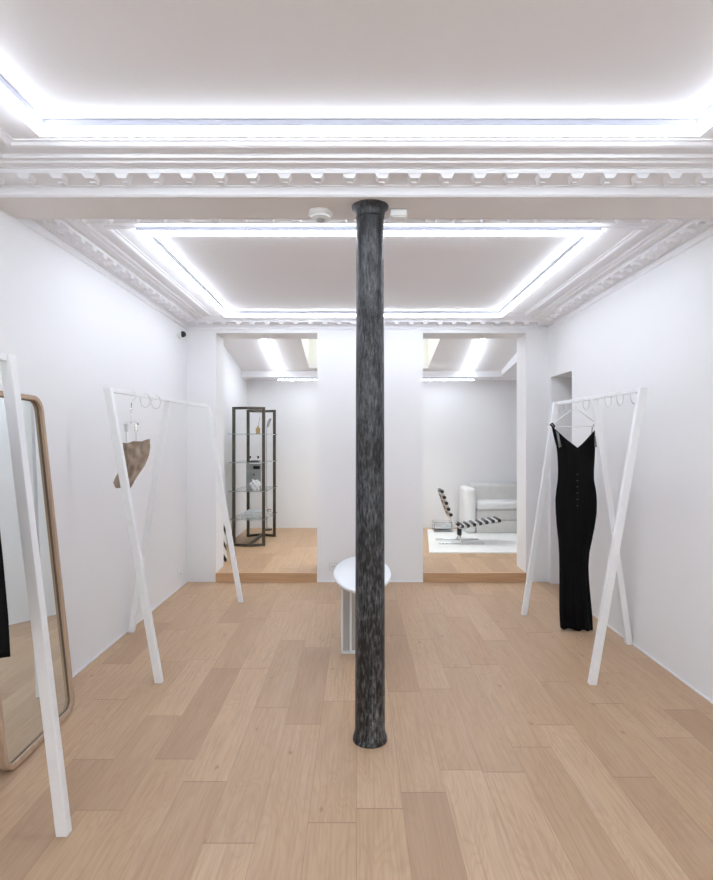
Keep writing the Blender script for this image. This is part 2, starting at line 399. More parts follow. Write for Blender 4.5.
# slim skirting lines
for nm, x0, x1, y0, y1 in (('baseboard_left', XL, XL + .006, YF, YP), ('baseboard_right', XR - .006, XR, YF, RY0),
                           ('baseboard_center', OPL[1], OPR[0], YP - .006, YP)):
    bm = bmesh.new(); box(bm, x0, x1, y0, y1, 0, 0.010); struct(nm, bm, TRIM)

# ---------------------------------------------------------------- rear room
def hz(y): return CZ + 0.865 + 0.18 * (7.0 - y)
bm = bmesh.new(); box(bm, BXL - 0.1, BXL, YP2, YB, HST - 0.02, 2.75); struct('wall_rear_left', bm, WALL)
bm = bmesh.new(); box(bm, BXR, BXR + 0.1, YP2, YB, HST - 0.02, 2.75); struct('wall_rear_right', bm, WALL)
bm = bmesh.new(); box(bm, BXL - 0.1, BXR + 0.1, YB, YB + 0.1, HST - 0.02, 2.75); struct('wall_back', bm, WALL)
SX0, SX1, SY0, SY1 = -0.585, 0.88, 5.35, 6.9
def slab(bm, x0, x1, y0, y1, mi=0, t=0.06):
    v = [bm.verts.new((x, y, hz(y) + dz)) for dz in (0, t) for y in (y0, y1) for x in (x0, x1)]
    for f in ((0, 2, 3, 1), (4, 5, 7, 6), (0, 1, 5, 4), (2, 6, 7, 3), (0, 4, 6, 2), (1, 3, 7, 5)):
        bm.faces.new([v[i] for i in f]).material_index = mi
bm = bmesh.new()
slab(bm, BXL, SX0, YP2, 7.0); slab(bm, SX1, BXR, YP2, 7.0); slab(bm, SX0, SX1, YP2, SY0); slab(bm, SX0, SX1, SY1, 7.0)
struct('ceiling_rear', bm, CEIL)
bm = bmesh.new(); box(bm, BXL, BXR, 7.0, YB, CZ + 0.79, 2.7); struct('ceiling_rear_beam', bm, TRIM)
# dropped soffit along the right side
bm = bmesh.new()
pts = [(YP2, CZ + 1.02), (7.0, CZ + 0.80), (7.0, hz(7.0)), (YP2, hz(YP2))]
a = [bm.verts.new((1.806, y, z)) for y, z in pts]; b_ = [bm.verts.new((BXR, y, z)) for y, z in pts]
bm.faces.new(a); bm.faces.new(b_)
for i in range(4): bm.faces.new((a[i], a[(i + 1) % 4], b_[(i + 1) % 4], b_[i]))
struct('trim_3', bm, TRIM)
# skylight shaft and glass
bm = bmesh.new()
for x0, x1, y0, y1 in ((SX0 - .05, SX0, SY0, SY1), (SX1, SX1 + .05, SY0, SY1), (SX0 - .05, SX1 + .05, SY0 - .05, SY0), (SX0 - .05, SX1 + .05, SY1, SY1 + .05)):
    vs, _ = box(bm, x0, x1, y0, y1, 0, CZ + 1.6)
    for v in vs[:4]: v.co.z = hz(v.co.y) + 0.06
sky = struct('window_2', bm, SKY_YEL)
bm = bmesh.new(); box(bm, SX0, SX1, SY0, SY1, CZ + 1.58, CZ + 1.59); obj('window_pane', bm, PANE, sky)

# ---------------------------------------------------------------- linear lights
def led(label, p0, p1, group, mat, drop=0.002, hang=True):
    p0, p1 = Vector(p0), Vector(p1); d = (p1 - p0).normalized(); L = (p1 - p0).length
    root = thing('linear_light', label, 'light', (p0 + p1) / 2, 0, group)
    q0, q1 = p0 - root.location, p1 - root.location
    up = Vector((0, 0, 1))
    bm = bmesh.new(); bar(bm, q0 - up * (drop + .01125), q1 - up * (drop + .01125), 0.034, 0.0225); obj('profile', bm, GREY_ALU, root)
    bm = bmesh.new(); bar(bm, q0 - up * (drop + .0225 + .006), q1 - up * (drop + .0225 + .006), 0.036, 0.012); obj('diffuser', bm, mat, root)
    n = max(2, int(L / 0.8) + 1)
    for i in range(n):
        t = 0.03 + (L - 0.06) * i / (n - 1)
        bm = bmesh.new(); c0 = q0 + d * t
        bar(bm, c0 - d * .012 - up * drop / 2, c0 + d * .012 - up * drop / 2, 0.012, drop); obj('mount', bm, GREY_ALU, root)
    return root
G1 = 'linear lights around the front ceiling coffer'; G2 = 'linear lights around the middle ceiling coffer'; G3 = 'linear lights in the rear room'
x0, x1, y0, y1 = -1.025, 1.112, -1.35, 1.823
led('long white linear light nearest the beam in the front ceiling coffer', (x0 - .017, y1, HC), (x1 + .017, y1, HC), G1, LED)
led('white linear light along left side of the front ceiling coffer', (x0, y0 + .05, HC), (x0, y1 - .02, HC), G1, LED)
led('white linear light along right side of the front ceiling coffer', (x1, y0 + .05, HC), (x1, y1 - .02, HC), G1, LED)
led('white linear light nearest the street wall in the front ceiling coffer', (x0 - .017, y0, HC), (x1 + .017, y0, HC), G1, LED)
x0, x1, y0, y1 = -1.05, 1.165, 2.725, 4.52
led('white linear light right behind the beam in the middle ceiling coffer', (x0 - .017, y0, HC), (x1 + .02, y0, HC), G2, LED)
led('white linear light along left side of the middle ceiling coffer', (x0, y0 + .03, HC), (x0, y1 - .02, HC), G2, LED)
led('white linear light along right side of the middle ceiling coffer', (x1, y0 + .06, HC), (x1, y1 - .02, HC), G2, LED)
led('white linear light nearest the two doorways in the middle ceiling coffer', (x0 - .017, y1, HC), (x1 + .017, y1, HC), G2, LED)
led('slanting white linear light on rear room ceiling seen through left doorway', (-0.955, 5.3, hz(5.3)), (-0.955, 6.97, hz(6.97)), G3, LEDR)
led('slanting white linear light on rear room ceiling seen through right doorway', (1.27, 5.3, hz(5.3)), (1.39, 6.97, hz(6.97)), G3, LEDR)
led('horizontal white linear light under the beam at the rear wall', (-0.99, 7.06, CZ + 0.79), (1.477, 7.06, CZ + 0.79), G3, LEDW, drop=0.004)

# ---------------------------------------------------------------- iron column
col = thing('iron_column', 'worn dark grey cast iron column standing in the middle of the room', 'column', (0.056, 2.32, 0))
bm = bmesh.new()
prof = [(0.062, 0.045), (0.0615, 0.3), (0.0600, 0.9), (0.0585, 1.5), (0.0565, HS - 0.05)]
lathe(bm, prof, n=48); obj('shaft', bm, IRON, col, auto=40)
bm = bmesh.new(); lathe(bm, [(0.072, 0.0), (0.073, 0.008), (0.069, 0.018), (0.064, 0.034), (0.0625, 0.055), (0.0618, 0.06)], n=16, rot=PI / 16); obj('base', bm, IRON, col, auto=30)
bm = bmesh.new(); lathe(bm, [(0.0566, HS - 0.050), (0.0590, HS - 0.048), (0.0590, HS - 0.044), (0.0595, HS - 0.036), (0.0620, HS - 0.024), (0.0670, HS - 0.013), (0.0745, HS - 0.006), (0.0765, HS - 0.004), (0.0768, HS)], n=48); obj('capital', bm, IRON, col, auto=40)

# ---------------------------------------------------------------- clothing racks
ZB = CZ + 0.257
def rack(label, nf, ff, nt_, ft, mt, mf):
    """near foot, far foot, near top, far top, middle top, middle foot (x, y each)"""
    root = thing('clothing_rack', label, 'clothing rack', ((nf[0] + mf[0]) / 2, (nf[1] + ff[1]) / 2, 0), 0, 'white steel clothing racks')
    o = Vector(root.location)
    def V(p, z): return Vector((p[0], p[1], z)) - o
    wl = 0.036
    for a, t in ((nf, nt_), (ff, ft)):
        bm = bmesh.new(); bar(bm, V(a, 0), V(t, ZB + .011), wl, wl * 0.9, up=(0, 1, 0), bev=0.002, cut0=0.0005, cut1=ZB + .011); obj('leg', bm, WHITE_METAL, root)
    bm = bmesh.new(); bar(bm, V(mf, 0), V(mt, ZB - .010), wl, wl * 0.9, up=(0, 1, 0), bev=0.002, cut0=0.0005, cut1=ZB - .010); obj('leg', bm, WHITE_METAL, root)
    a, b_ = V(nt_, ZB), V(ft, ZB); d = (b_ - a).normalized() * wl / 2
    bm = bmesh.new(); bar(bm, a + d, b_ - d, 0.022, 0.022, bev=0.002); obj('rail', bm, WHITE_METAL, root)
    return root
LR = dict(nt_=(-1.269, 2.86), ft=(-1.144, 4.286))
RR = dict(nt_=(1.463, 2.86), ft=(1.414, 3.968))
FR = dict(nt_=(-1.10, 0.42), ft=(-1.098, 1.762))
rack('white three-legged clothing rack by left wall holding the small taupe top', (-1.009, 2.865), (-0.885, 4.286), mt=(-1.218, 3.617), mf=(-1.452, 3.617), **LR)
rack('white three-legged clothing rack by right wall holding the long black dress', (1.197, 2.846), (1.187, 3.968), mt=(1.44, 3.39), mf=(1.655, 3.404), **RR)
rack('white clothing rack cut by left edge, in front of the mirror', (-0.92, 0.42), (-0.92, 1.762), mt=(-1.1, 1.09), mf=(-1.31, 1.09), **FR)

def rail_x(R, y):
    (xa, ya), (xb, yb) = R['nt_'], R['ft']; return xa + (xb - xa) * (y - ya) / (yb - ya)
def ring_hook(R, y, label, group):
    """open ring slipped over the rail, hanging below it"""
    x = rail_x(R, y)
    bm = bmesh.new(); r = 0.040; rt = 0.0028
    zc = ZB + 0.011 + rt - r + 0.0004
    pts = [(r * math.cos(a), 0, r * math.sin(a)) for a in [math.radians(100 - k * 320 / 26) for k in range(27)]]
    # circle squashed a little, opening at the upper left
    tube(bm, [(0.6 * px, 0.3 * px, pz) for px, py, pz in pts], rt, 8)
    o = obj('ring_hook', bm, HOOKM, None, smooth=True); o.location = (x, y, zc)
    tag(o, label, 'hook', group); return o
gl, gr = 'empty ring hooks on the left rack', 'empty ring hooks on the right rack'
ring_hook(LR, 3.27, 'second white ring hook from the near end of left rack rail', gl)
ring_hook(LR, 3.41, 'third white ring hook from near end, just before left rack middle leg', gl)
ring_hook(RR, 2.945, 'white ring hook nearest the front leg of the right rack', gr)
ring_hook(RR, 3.087, 'middle of three white ring hooks at near end of right rack', gr)
ring_hook(RR, 3.22, 'third white ring hook from near end of right rack rail', gr)
ring_hook(RR, 3.50, 'white ring hook just behind the middle leg of right rack', gr)
ring_hook(RR, 3.78, 'white ring hook just behind the dress hanger on right rack', gr)
ring_hook(RR, 3.88, 'farthest white ring hook at the far end of right rack', gr)

def hanger(name, R, y, half, label, drop=0.075, rot=0, mat=WHITE_METAL, zdrop=0.11):
    x = rail_x(R, y); root = thing(name, label, 'hanger', (x, y, ZB), rot)
    bm = bmesh.new()
    r = 0.024; zc = 0.011 + 0.0022 - r
    pts = [(r * math.cos(a), 0, zc + r * math.sin(a)) for a in [math.radians(170 - k * 250 / 20) for k in range(21)]]
    pts += [(0, 0, zc - r - 0.012), (0, 0, zc - r - 0.02)]
    tube(bm, pts, 0.0022, 8); obj('hook', bm, mat, root, smooth=True)
    zt = zc - r - 0.016
    return root, zt

# dress hanger
root, zt = hanger('clothes_hanger', RR, 3.66, 0.18, 'white clothes hanger on right rack carrying the long black dress')
bm = bmesh.new()
zb = zt - 0.118
tube(bm, [(-0.182, 0, zb - .004), (-0.17, 0, zb), (-0.155, 0, zb + .010), (-0.02, 0, zt - .010), (0, 0, zt), (0.02, 0, zt - .010), (0.155, 0, zb + .010), (0.17, 0, zb), (0.182, 0, zb - .004)], 0.004, 8)
obj('shoulder_arms', bm, WHITE_METAL, root, smooth=True)
bm = bmesh.new(); tube(bm, [(-0.172, 0, zb), (0.172, 0, zb)], 0.003, 8); obj('crossbar', bm, WHITE_METAL, root, smooth=True)
HD = Vector(root.location); HZB = HD.z + zb

def lerp_tab(tab, v):
    for (a, *fa), (b_, *fb) in zip(tab, tab[1:]):
        if v <= b_:
            t = (v - a) / (b_ - a); t = max(0, t)
            return [x + (y - x) * t for x, y in zip(fa, fb)]
    return list(tab[-1][1:])

def dress_mesh(tab, ztopf, zbotf, seed=0, NX=64, NV=70, thick=0.03, folds=0.006):
    """flattened tube: tab = (height, left x, right x); front and back layers joined at the sides"""
    rnd = random.Random(seed); ph = [rnd.uniform(0, 6.28) for _ in range(8)]
    bm = bmesh.new(); grid = []
    for j in range(NV + 1):
        v = j / NV; row = []
        for i in range(NX):
            t = 2 * PI * i / NX; c_, s_ = math.cos(t), math.sin(t)
            u = (c_ + 1) / 2
            zt_, zb_ = ztopf(u), zbotf(u)
            z = zt_ + (zb_ - zt_) * v
            l, r = lerp_tab(tab, -z)
            x = l + (r - l) * u
            fo = folds * (0.25 + 0.75 * v) * (math.sin(u * 26 + ph[0] + v * 1.2) + 0.6 * math.sin(u * 43 + ph[1] - v * 2) + 0.5 * math.sin(u * 13 + ph[2] + v * 3))
            y = s_ * thick * (0.55 + 0.45 * math.sin(min(1, v * 1.6) * PI / 2)) + fo * (1 if s_ <= 0 else -1) * min(1, abs(s_) * 2)
            row.append(bm.verts.new((x, y, z)))
        grid.append(row)
    for j in range(NV):
        for i in range(NX):
            bm.faces.new((grid[j][i], grid[j][(i + 1) % NX], grid[j + 1][(i + 1) % NX], grid[j + 1][i]))
    return bm

# long black dress; px -> metres at 150 px/m around column x=573, bust reference y
S = 560 / 3.66
def dx(px): return (px - 356.5) * 3.66 / 560 - HD.x
def dz(py): return (440 - py) / S + CZ - HZB          # height relative to crossbar
out = [(424, 551, 596), (430, 552.3, 594.8), (438, 554, 595), (447, 556.5, 595.2), (458, 557.5, 594.8), (470, 558, 594), (480, 557.6, 594), (490, 556.2, 596), (500, 555.2, 597),
       (512, 555.6, 596.8), (525, 556.6, 595), (540, 558.2, 592), (552, 559, 589.5), (566, 559.3, 588.4), (580, 559.3, 589), (595, 559.2, 590.3), (612, 559.3, 592), (632, 560.4, 593)]
tab = [(-dz(y), dx(l), dx(r)) for y, l, r in out]
def ztop(u):
    px = 551 + u * 45
    if px < 575.5: t = (575.5 - px) / (575.5 - 551); py = 448.5 - 22.5 * t ** 1.0 - 1.5 * math.sin(PI * t)*-1
    else: t = (px - 575.5) / (596 - 575.5); py = 448.5 - 18.5 * t + 1.5 * math.sin(PI * t)
    return dz(py)
def zbot(u): return dz(627.5 + 2.5 * u + 0.9 * math.sin(u * 17))
dress = thing('dress', 'long black sleeveless V-neck dress hanging on the right rack', 'dress', (HD.x, HD.y, HZB))
bm = dress_mesh(tab, ztop, zbot, 3)
bd = obj('dress_body', bm, BLACK_SATIN, dress, smooth=True)
m = bd.modifiers.new('s', 'SOLIDIFY'); m.thickness = 0.002
for side, pts in ((-1, [(552.5, 427), (549.8, 424.6), (552, 423.4), (554.5, 426), (553.5, 429)]), (1, [(594.5, 434), (594.8, 430), (594.2, 427), (593.4, 424.5), (592.6, 427), (592.2, 434)])):
    bm = bmesh.new(); tube(bm, [(dx(px), -0.012 + 0.004 * k, dz(py)) for k, (px, py) in enumerate(pts)], 0.0055 if side < 0 else 0.0022, 8); obj('strap', bm, BLACK_SATIN, dress, smooth=True)
for (quad, off) in (([(554.2, 431), (557.2, 433.5), (559.8, 446.5), (557.3, 447.5)], -0.031), ([(592.6, 436), (594.3, 435), (595, 447), (592.6, 447.5)], -0.031)):
    bm = bmesh.new(); NN = 6; vs = []
    for j in range(NN + 1):
        t = j / NN
        for u in (0, 0.5, 1):
            a0 = Vector(quad[0]).lerp(Vector(quad[3]), t); a1 = Vector(quad[1]).lerp(Vector(quad[2]), t); p = a0.lerp(a1, u)
            vs.append(bm.verts.new((dx(p[0]), off - 0.003 * math.sin(u * PI) , dz(p[1]))))
    for j in range(NN):
        for u in range(2): bm.faces.new((vs[j * 3 + u], vs[j * 3 + u + 1], vs[j * 3 + u + 4], vs[j * 3 + u + 3]))
    o = obj('sheer_panel', bm, BLACK_SHEER, dress, smooth=True); o['label'] = 'sheer grey side panel'
    m = o.modifiers.new('s', 'SOLIDIFY'); m.thickness = 0.0015
bm = bmesh.new(); tube(bm, [(dx(575.3), -0.034 - 0.004 * math.sin(k / 14 * PI), dz(450 + k * 7)) for k in range(15)], 0.0016, 6); obj('front_seam', bm, BLACK_SATIN, dress, smooth=True)
for k in range(6):
    bm = bmesh.new(); z = dz(474 + k * 6.2); rbox(bm, dx(574.4), dx(575.9), -0.043, -0.036, z - .003, z + .003, 0.001); o = obj('button', bm, DARK, dress)

# black short dress on the front left rack (mostly outside the frame)
root, zt = hanger('clothes_hanger', FR, 1.47, 0.16, 'white clothes hanger on the rack cut by left edge')
zb2 = zt - 0.07
bm = bmesh.new(); tube(bm, [(-0.15, 0, zb2), (-0.07, 0, zt - .03), (0, 0, zt), (0.07, 0, zt - .03), (0.15, 0, zb2)], 0.004, 8); obj('shoulder_arms', bm, WHITE_METAL, root, smooth=True)
bm = bmesh.new(); tube(bm, [(-0.15, 0, zb2), (0.15, 0, zb2)], 0.003, 8); obj('crossbar', bm, WHITE_METAL, root, smooth=True)
H2 = Vector(root.location); Z2 = H2.z + zb2
tab2 = [(-0.02, -0.15, 0.13), (0.0, -0.155, 0.135), (0.15, -0.15, 0.150), (0.28, -0.16, 0.152), (0.45, -0.18, 0.170), (0.60, -0.19, 0.184), (0.74, -0.195, 0.192)]
HEM = CZ - 219 / 560 * 1.46 - Z2
bl = thing('dress', 'short black dress at left edge, hanging in front of the mirror', 'dress', (H2.x, H2.y, Z2))
bm = dress_mesh(tab2, lambda u: 0.005 - 0.06 * math.sin(u * PI), lambda u: HEM + 0.006 * math.sin(u * 9), 5, NV=40)
o = obj('dress_body', bm, BLACK_SATIN, bl, smooth=True); m = o.modifiers.new('s', 'SOLIDIFY'); m.thickness = 0.002
for sx in (-0.11, 0.10):
    bm = bmesh.new(); tube(bm, [(sx, -0.02, -0.02), (sx, -0.008, 0.012), (sx, 0.0, 0.03), (sx, 0.01, 0.012), (sx, 0.02, -0.02)], 0.004, 8); obj('strap', bm, BLACK_SATIN, bl, smooth=True)

# small taupe top on clip hanger, left rack
YT = 3.11
root, zt = hanger('clip_hanger', LR, YT, 0.1, 'clear and chrome clip hanger holding the small taupe top')
XT = root.location.x; ST = 560 / YT
def tx(px): return (px - 356.5) / ST - XT
def tz(py): return (440 - py) / ST + CZ - ZB
bm = bmesh.new(); tube(bm, [(tx(131.4), 0, zt), (tx(131), 0, tz(420)), (tx(131), 0, tz(423.5))], 0.002, 8); tube(bm, [(tx(123.5), 0, tz(425)), (tx(126), 0, tz(422.5)), (tx(131), 0, tz(421.5)), (tx(136), 0, tz(422)), (tx(138.5), 0, tz(424.5))], 0.0035, 8)
obj('hanger_bar', bm, ACRYL, root, smooth=True)
for px in (126.2, 136.0):
    bm = bmesh.new(); rbox(bm, tx(px - 1.6), tx(px + 1.6), -0.007, 0.007, tz(431.5), tz(424), 0.002)
    bar(bm, (tx(px), 0, tz(431)), (tx(px + .2), 0, tz(444)), 0.004, 0.004); obj('clip', bm, CHROME, root)
top = thing('draped_top', 'small taupe draped fabric top clipped to hanger on left rack', 'clothing', (XT, YT, ZB))
outl = [(441.5, 123.6, 150.0), (446, 123.2, 150.2), (452, 123.2, 149.4), (458, 123.3, 148.2), (464, 122.4, 145.4), (469, 120.4, 142.2), (474, 117.8, 139), (479, 114.6, 135.8), (483, 113.2, 133.6), (489, 113.0, 129.8)]
ttab = [(-tz(y), tx(l), tx(r)) for y, l, r in outl]
def ttop(u): return tz(442.6 - 3.2 * u ** 1.5 + 0.5 * math.sin(u * 11))
def tbot(u):
    t = u
    py = 482 + 6.5 * math.sin(min(1, t / 0.4) * PI / 2) - 4 * math.exp(-((t - 0.62) / 0.16) ** 2) + (2.0 * t if t > .5 else 0)
    return tz(py)
rnd = random.Random(9)
bm = bmesh.new(); NX, NV = 56, 44; grid = []
for j in range(NV + 1):
    v = j / NV; row = []
    for i in range(NX):
        t = 2 * PI * i / NX; c_, s_ = math.cos(t), math.sin(t); u = (c_ + 1) / 2
        z = ttop(u) + (tbot(u) - ttop(u)) * v
        l, r = lerp_tab(ttab, -z); x = l + (r - l) * u
        fo = 0.009 * math.sin(v * 9 + u * 12) + 0.007 * math.sin(u * 21 - v * 8 + 1) + 0.004 * math.sin(v * 25 - u * 15)
        y = s_ * 0.016 + fo * (1 if s_ <= 0 else -1) * min(1, abs(s_) * 2)
        row.append(bm.verts.new((x, y, z)))
    grid.append(row)
for j in range(NV):
    for i in range(NX): bm.faces.new((grid[j][i], grid[j][(i + 1) % NX], grid[j + 1][(i + 1) % NX], grid[j + 1][i]))
o = obj('cloth_body', bm, TAUPE, top, smooth=True); m = o.modifiers.new('s', 'SOLIDIFY'); m.thickness = 0.0015
bm = bmesh.new(); tube(bm, [(tx(124 + k * 1.3), -0.016 - 0.002 * math.sin(k), ttop(k / 20) - 0.004) for k in range(20)], 0.0035, 8)
o = obj('gathered_hem', bm, TAUPE, top, smooth=True)

# ---------------------------------------------------------------- leaning mirror
Bf, Bn = Vector((-1.315, 2.575, 0)), Vector((-1.304, 2.045, 0))
TILT = math.atan2(0.153, 1.44)
along = (Bf - Bn).normalized(); W = (Bf - Bn).length; H = 1.445
nrm = Vector((along.y, -along.x, 0)).normalized()              # faces the room
if nrm.x < 0: nrm = -nrm
upv = (Vector((0, 0, 1)) * math.cos(TILT) - nrm * math.sin(TILT)).normalized()
face = nrm * math.cos(TILT) + Vector((0, 0, 1)) * math.sin(TILT)
mir = thing('leaning_mirror', 'tall oak-framed mirror with rounded corners leaning on left wall', 'mirror', (Bn + Bf) / 2)
o0 = Bn - Vector(mir.location)
def rrect(w0, w1, h0, h1, r, n=8):
    pts = []
    for cx_, cy_, a0 in ((w1 - r, h0 + r, -90), (w1 - r, h1 - r, 0), (w0 + r, h1 - r, 90), (w0 + r, h0 + r, 180)):
        for k in range(n + 1):
            a = math.radians(a0 + 90 * k / n); pts.append((cx_ + r * math.cos(a), cy_ + r * math.sin(a)))
    return pts
def MP(s, t, d): return o0 + along * s + upv * t + face * d
def ringloft(bm, loops, mi=0):
    vs = [[bm.verts.new(MP(s, t, d)) for (s, t) in pts] for pts, d in loops]
    n = len(vs[0])
    for a, b_ in zip(vs, vs[1:]):
        for k in range(n): bm.faces.new((a[k], a[(k + 1) % n], b_[(k + 1) % n], b_[k])).material_index = mi
    return vs
FWm = 0.021; FD = 0.026
zoff = 0.003
R0 = 0.065
bm = bmesh.new()
outer = lambda e: rrect(e, W - e, zoff + e, H - e, R0 - e)
ringloft(bm, [(outer(FWm), 0.008), (outer(FWm), FD - .002), (outer(FWm - .002), FD), (outer(.002), FD), (outer(0), FD - .002), (outer(0), 0.0), (outer(FWm), 0.0), (outer(FWm), 0.008)])
obj('frame', bm, OAK, mir, auto=40)
bm = bmesh.new(); ringloft(bm, [(outer(FWm), 0.009), (outer(FWm), 0.014), (outer(FWm + .003), 0.012), (outer(FWm + .003), 0.0095)]); obj('inner_bead', bm, DARKWOOD, mir)
bm = bmesh.new(); bm.faces.new([bm.verts.new(MP(s, t, 0.009)) for s, t in outer(FWm + .0005)]); g = obj('mirror_glass', bm, MIRROR, mir)
bm = bmesh.new(); bm.faces.new([bm.verts.new(MP(s, t, 0.002)) for s, t in outer(FWm + .0005)]); obj('backing', bm, DARKWOOD, mir)

# ---------------------------------------------------------------- small ceiling and wall fittings
sd = thing('smoke_detector', 'round white smoke detector under the beam left of the column', 'smoke detector', (-0.152, 2.37, HS))
bm = bmesh.new(); lathe(bm, [(0.050, 0), (0.050, -0.012), (0.044, -0.018)], n=32); obj('base', bm, WHITE_PLASTIC, sd, auto=40)
bm = bmesh.new(); lathe(bm, [(0.040, -0.018), (0.038, -0.026), (0.026, -0.032), (0.020, -0.033)], n=32); obj('cap', bm, WHITE_PLASTIC, sd, auto=40)
bm = bmesh.new(); lathe(bm, [(0.019, -0.0331), (0.018, -0.037), (0.008, -0.038)], n=12); o = obj('sensor_grille', bm, GREYP, sd, auto=40); o['label'] = 'grey sensor grille'
eb = thing('ceiling_sensor', 'small white box under the beam just right of the column top', 'sensor', (0.176, 2.36, HS))
bm = bmesh.new(); rbox(bm, -0.036, 0.036, -0.03, 0.03, -0.032, 0, 0.006, 3); obj('housing', bm, WHITE_PLASTIC, eb)
bm = bmesh.new(); rbox(bm, -0.028, 0.028, -0.023, 0.023, -0.0355, -0.0315, 0.0015, 2); obj('cover', bm, WHITE_PLASTIC, eb)

sc = thing('security_camera', 'small black dome camera on white mount high on left wall', 'camera', (XL, 4.66, CZ + 0.88))
bm = bmesh.new(); v0 = bmesh.ops.create_cone(bm, cap_ends=True, segments=24, radius1=0.036, radius2=0.034, depth=0.032, matrix=Matrix.Translation((0.016, 0, 0)) @ Matrix.Rotation(PI / 2, 4, 'Y')); obj('mount', bm, WHITE_PLASTIC, sc, auto=40)
bm = bmesh.new(); bmesh.ops.create_uvsphere(bm, u_segments=20, v_segments=12, radius=0.026)
for v in bm.verts: v.co = Vector((v.co.x * 1.15 + 0.036, v.co.y, v.co.z))
o = obj('dome', bm, BLACK_P, sc, smooth=True)

def outlet(label, loc, rz):
    t = thing('power_outlet', label, 'power outlet', loc, rz)
    bm = bmesh.new(); rbox(bm, -0.04, 0.04, -0.008, 0, -0.04, 0.04, 0.003); obj('plate', bm, WHITE_PLASTIC, t)
    bm = bmesh.new(); bmesh.ops.create_cone(bm, cap_ends=True, segments=20, radius1=0.021, radius2=0.019, depth=0.006, matrix=Matrix.Translation((0, -0.0095, 0)) @ Matrix.Rotation(PI / 2, 4, 'X')); obj('socket', bm, WHITE_PLASTIC, t)
    for sx in (-0.009, 0.009):
        bm = bmesh.new(); bmesh.ops.create_cone(bm, cap_ends=True, segments=8, radius1=0.003, radius2=0.003, depth=0.004, matrix=Matrix.Translation((sx, -0.012, 0)) @ Matrix.Rotation(PI / 2, 4, 'X')); obj('socket_hole', bm, DARK, t)
outlet('white power outlet low on left wall near the far corner', (XL, 4.68, 0.12), PI / 2)
outlet('white power outlet low on the wall between the two doorways', (-0.20, YP, 0.14), 0)

# ---------------------------------------------------------------- oval table
tb = thing('oval_table', 'low oval white table partly hidden behind the iron column', 'table', (0.034, 3.37, 0))
bm = bmesh.new()
TA, TB_, TH = 0.172, 0.44, 0.452
def ov(k, e): a = 2 * PI * k / 64; return ((TA - e) * math.cos(a), (TB_ - e) * math.sin(a))
rings = [[bm.verts.new((*ov(k, e), z)) for k in range(64)] for e, z in ((0.012, TH - 0.024), (0.0, TH - 0.012), (0.0, TH - 0.005), (0.005, TH))]
for a, b_ in zip(rings, rings[1:]):
    for k in range(64): bm.faces.new((a[k], a[(k + 1) % 64], b_[(k + 1) % 64], b_[k]))
bm.faces.new(rings[0]); bm.faces.new(rings[-1])
obj('tabletop', bm, TABLE_W, tb, auto=50)
for yy in (-0.128, 0.14):
    bm = bmesh.new()
    x0, x1 = -0.124, 0.11; y0, y1 = yy, yy + 0.05; z1 = TH - 0.022
    rbox(bm, x0, x0 + .012, y0, y1, 0, z1, 0.003); rbox(bm, x0 + .05, x0 + .062, y0, y1, 0.0, z1, 0.003); rbox(bm, x1 - .062, x1 - .05, y0, y1, 0.0, z1, 0.003); rbox(bm, x1 - .012, x1, y0, y1, 0, z1, 0.003)
    rbox(bm, x0, x1, y0, y1, 0, 0.014, 0.003)
    lg = obj('leg', bm, TABLE_W, tb)
    bm = bmesh.new(); box(bm, x0 + .01, x1 - .01, y0 + 0.022, y0 + 0.03, 0.012, z1); o = obj('recessed_panel', bm, BEIGE, lg); o['label'] = 'beige recessed leg panel'

# ---------------------------------------------------------------- rear left: open display shelf and its contents
HB = HST
fy, by = 6.14, 6.72
P1, P2, P3, P4 = (-1.345, fy), (-1.018, fy), (-1.300, by), (-0.985, by)
M1, M2 = (-1.178, fy - 0.05), (-1.148, by + 0.09)
ZT = CZ + 0.362
sh = thing('display_shelf', 'tall open bronze metal shelf with glass shelves in left doorway', 'shelf', (-1.16, 6.43, HB))
so = Vector(sh.location)
def SV(p, z): return Vector((p[0], p[1], z)) - so
pw = 0.034
for p in (P1, P2, P3, P4):
    bm = bmesh.new(); bar(bm, SV(p, HB), SV(p, ZT), pw, pw * .7, up=(0, 1, 0), bev=0.002); obj('post', bm, BRONZE, sh)
for za in (HB + .014, ZT - .014):
    for a, b_ in ((P1, M1), (M1, P2), (P3, M2), (M2, P4), (M1, M2)):
        bm = bmesh.new(); bar(bm, SV(a, za), SV(b_, za), 0.026, 0.028, bev=0.002); obj('rail', bm, BRONZE, sh)
SH = [CZ + z for z in (0.068, -0.243, -0.557, -0.867)]
for z in SH:
    bm = bmesh.new()
    pts = [(-1.40, fy - .03), (-1.16, fy - 0.06), (-0.99, fy - .03), (-0.955, by + .03), (-1.15, by + 0.06), (-1.36, by + .03)]
    a = [bm.verts.new(SV(p, z - .007)) for p in pts]; b_ = [bm.verts.new(SV(p, z)) for p in pts]
    bm.faces.new(a); bm.faces.new(b_)
    for i in range(6): bm.faces.new((a[i], a[(i + 1) % 6], b_[(i + 1) % 6], b_[i]))
    o = obj('glass_shelf', bm, GLASS, sh); o['label'] = 'clear glass shelf'
    e = bmesh.new()
    for i in range(2):
        bar(e, SV(pts[i], z - .0035), SV(pts[i + 1], z - .0035), 0.002, 0.0072)
    obj('glass_edge', e, paint('glass edge green', (0.30, 0.34, 0.33), 0.2) if 'glass edge green' not in bpy.data.materials else bpy.data.materials['glass edge green'], o)

def at(px, py, d): return Vector(((px - 356.5) / F * d, d, CZ + (440 - py) / F * d))
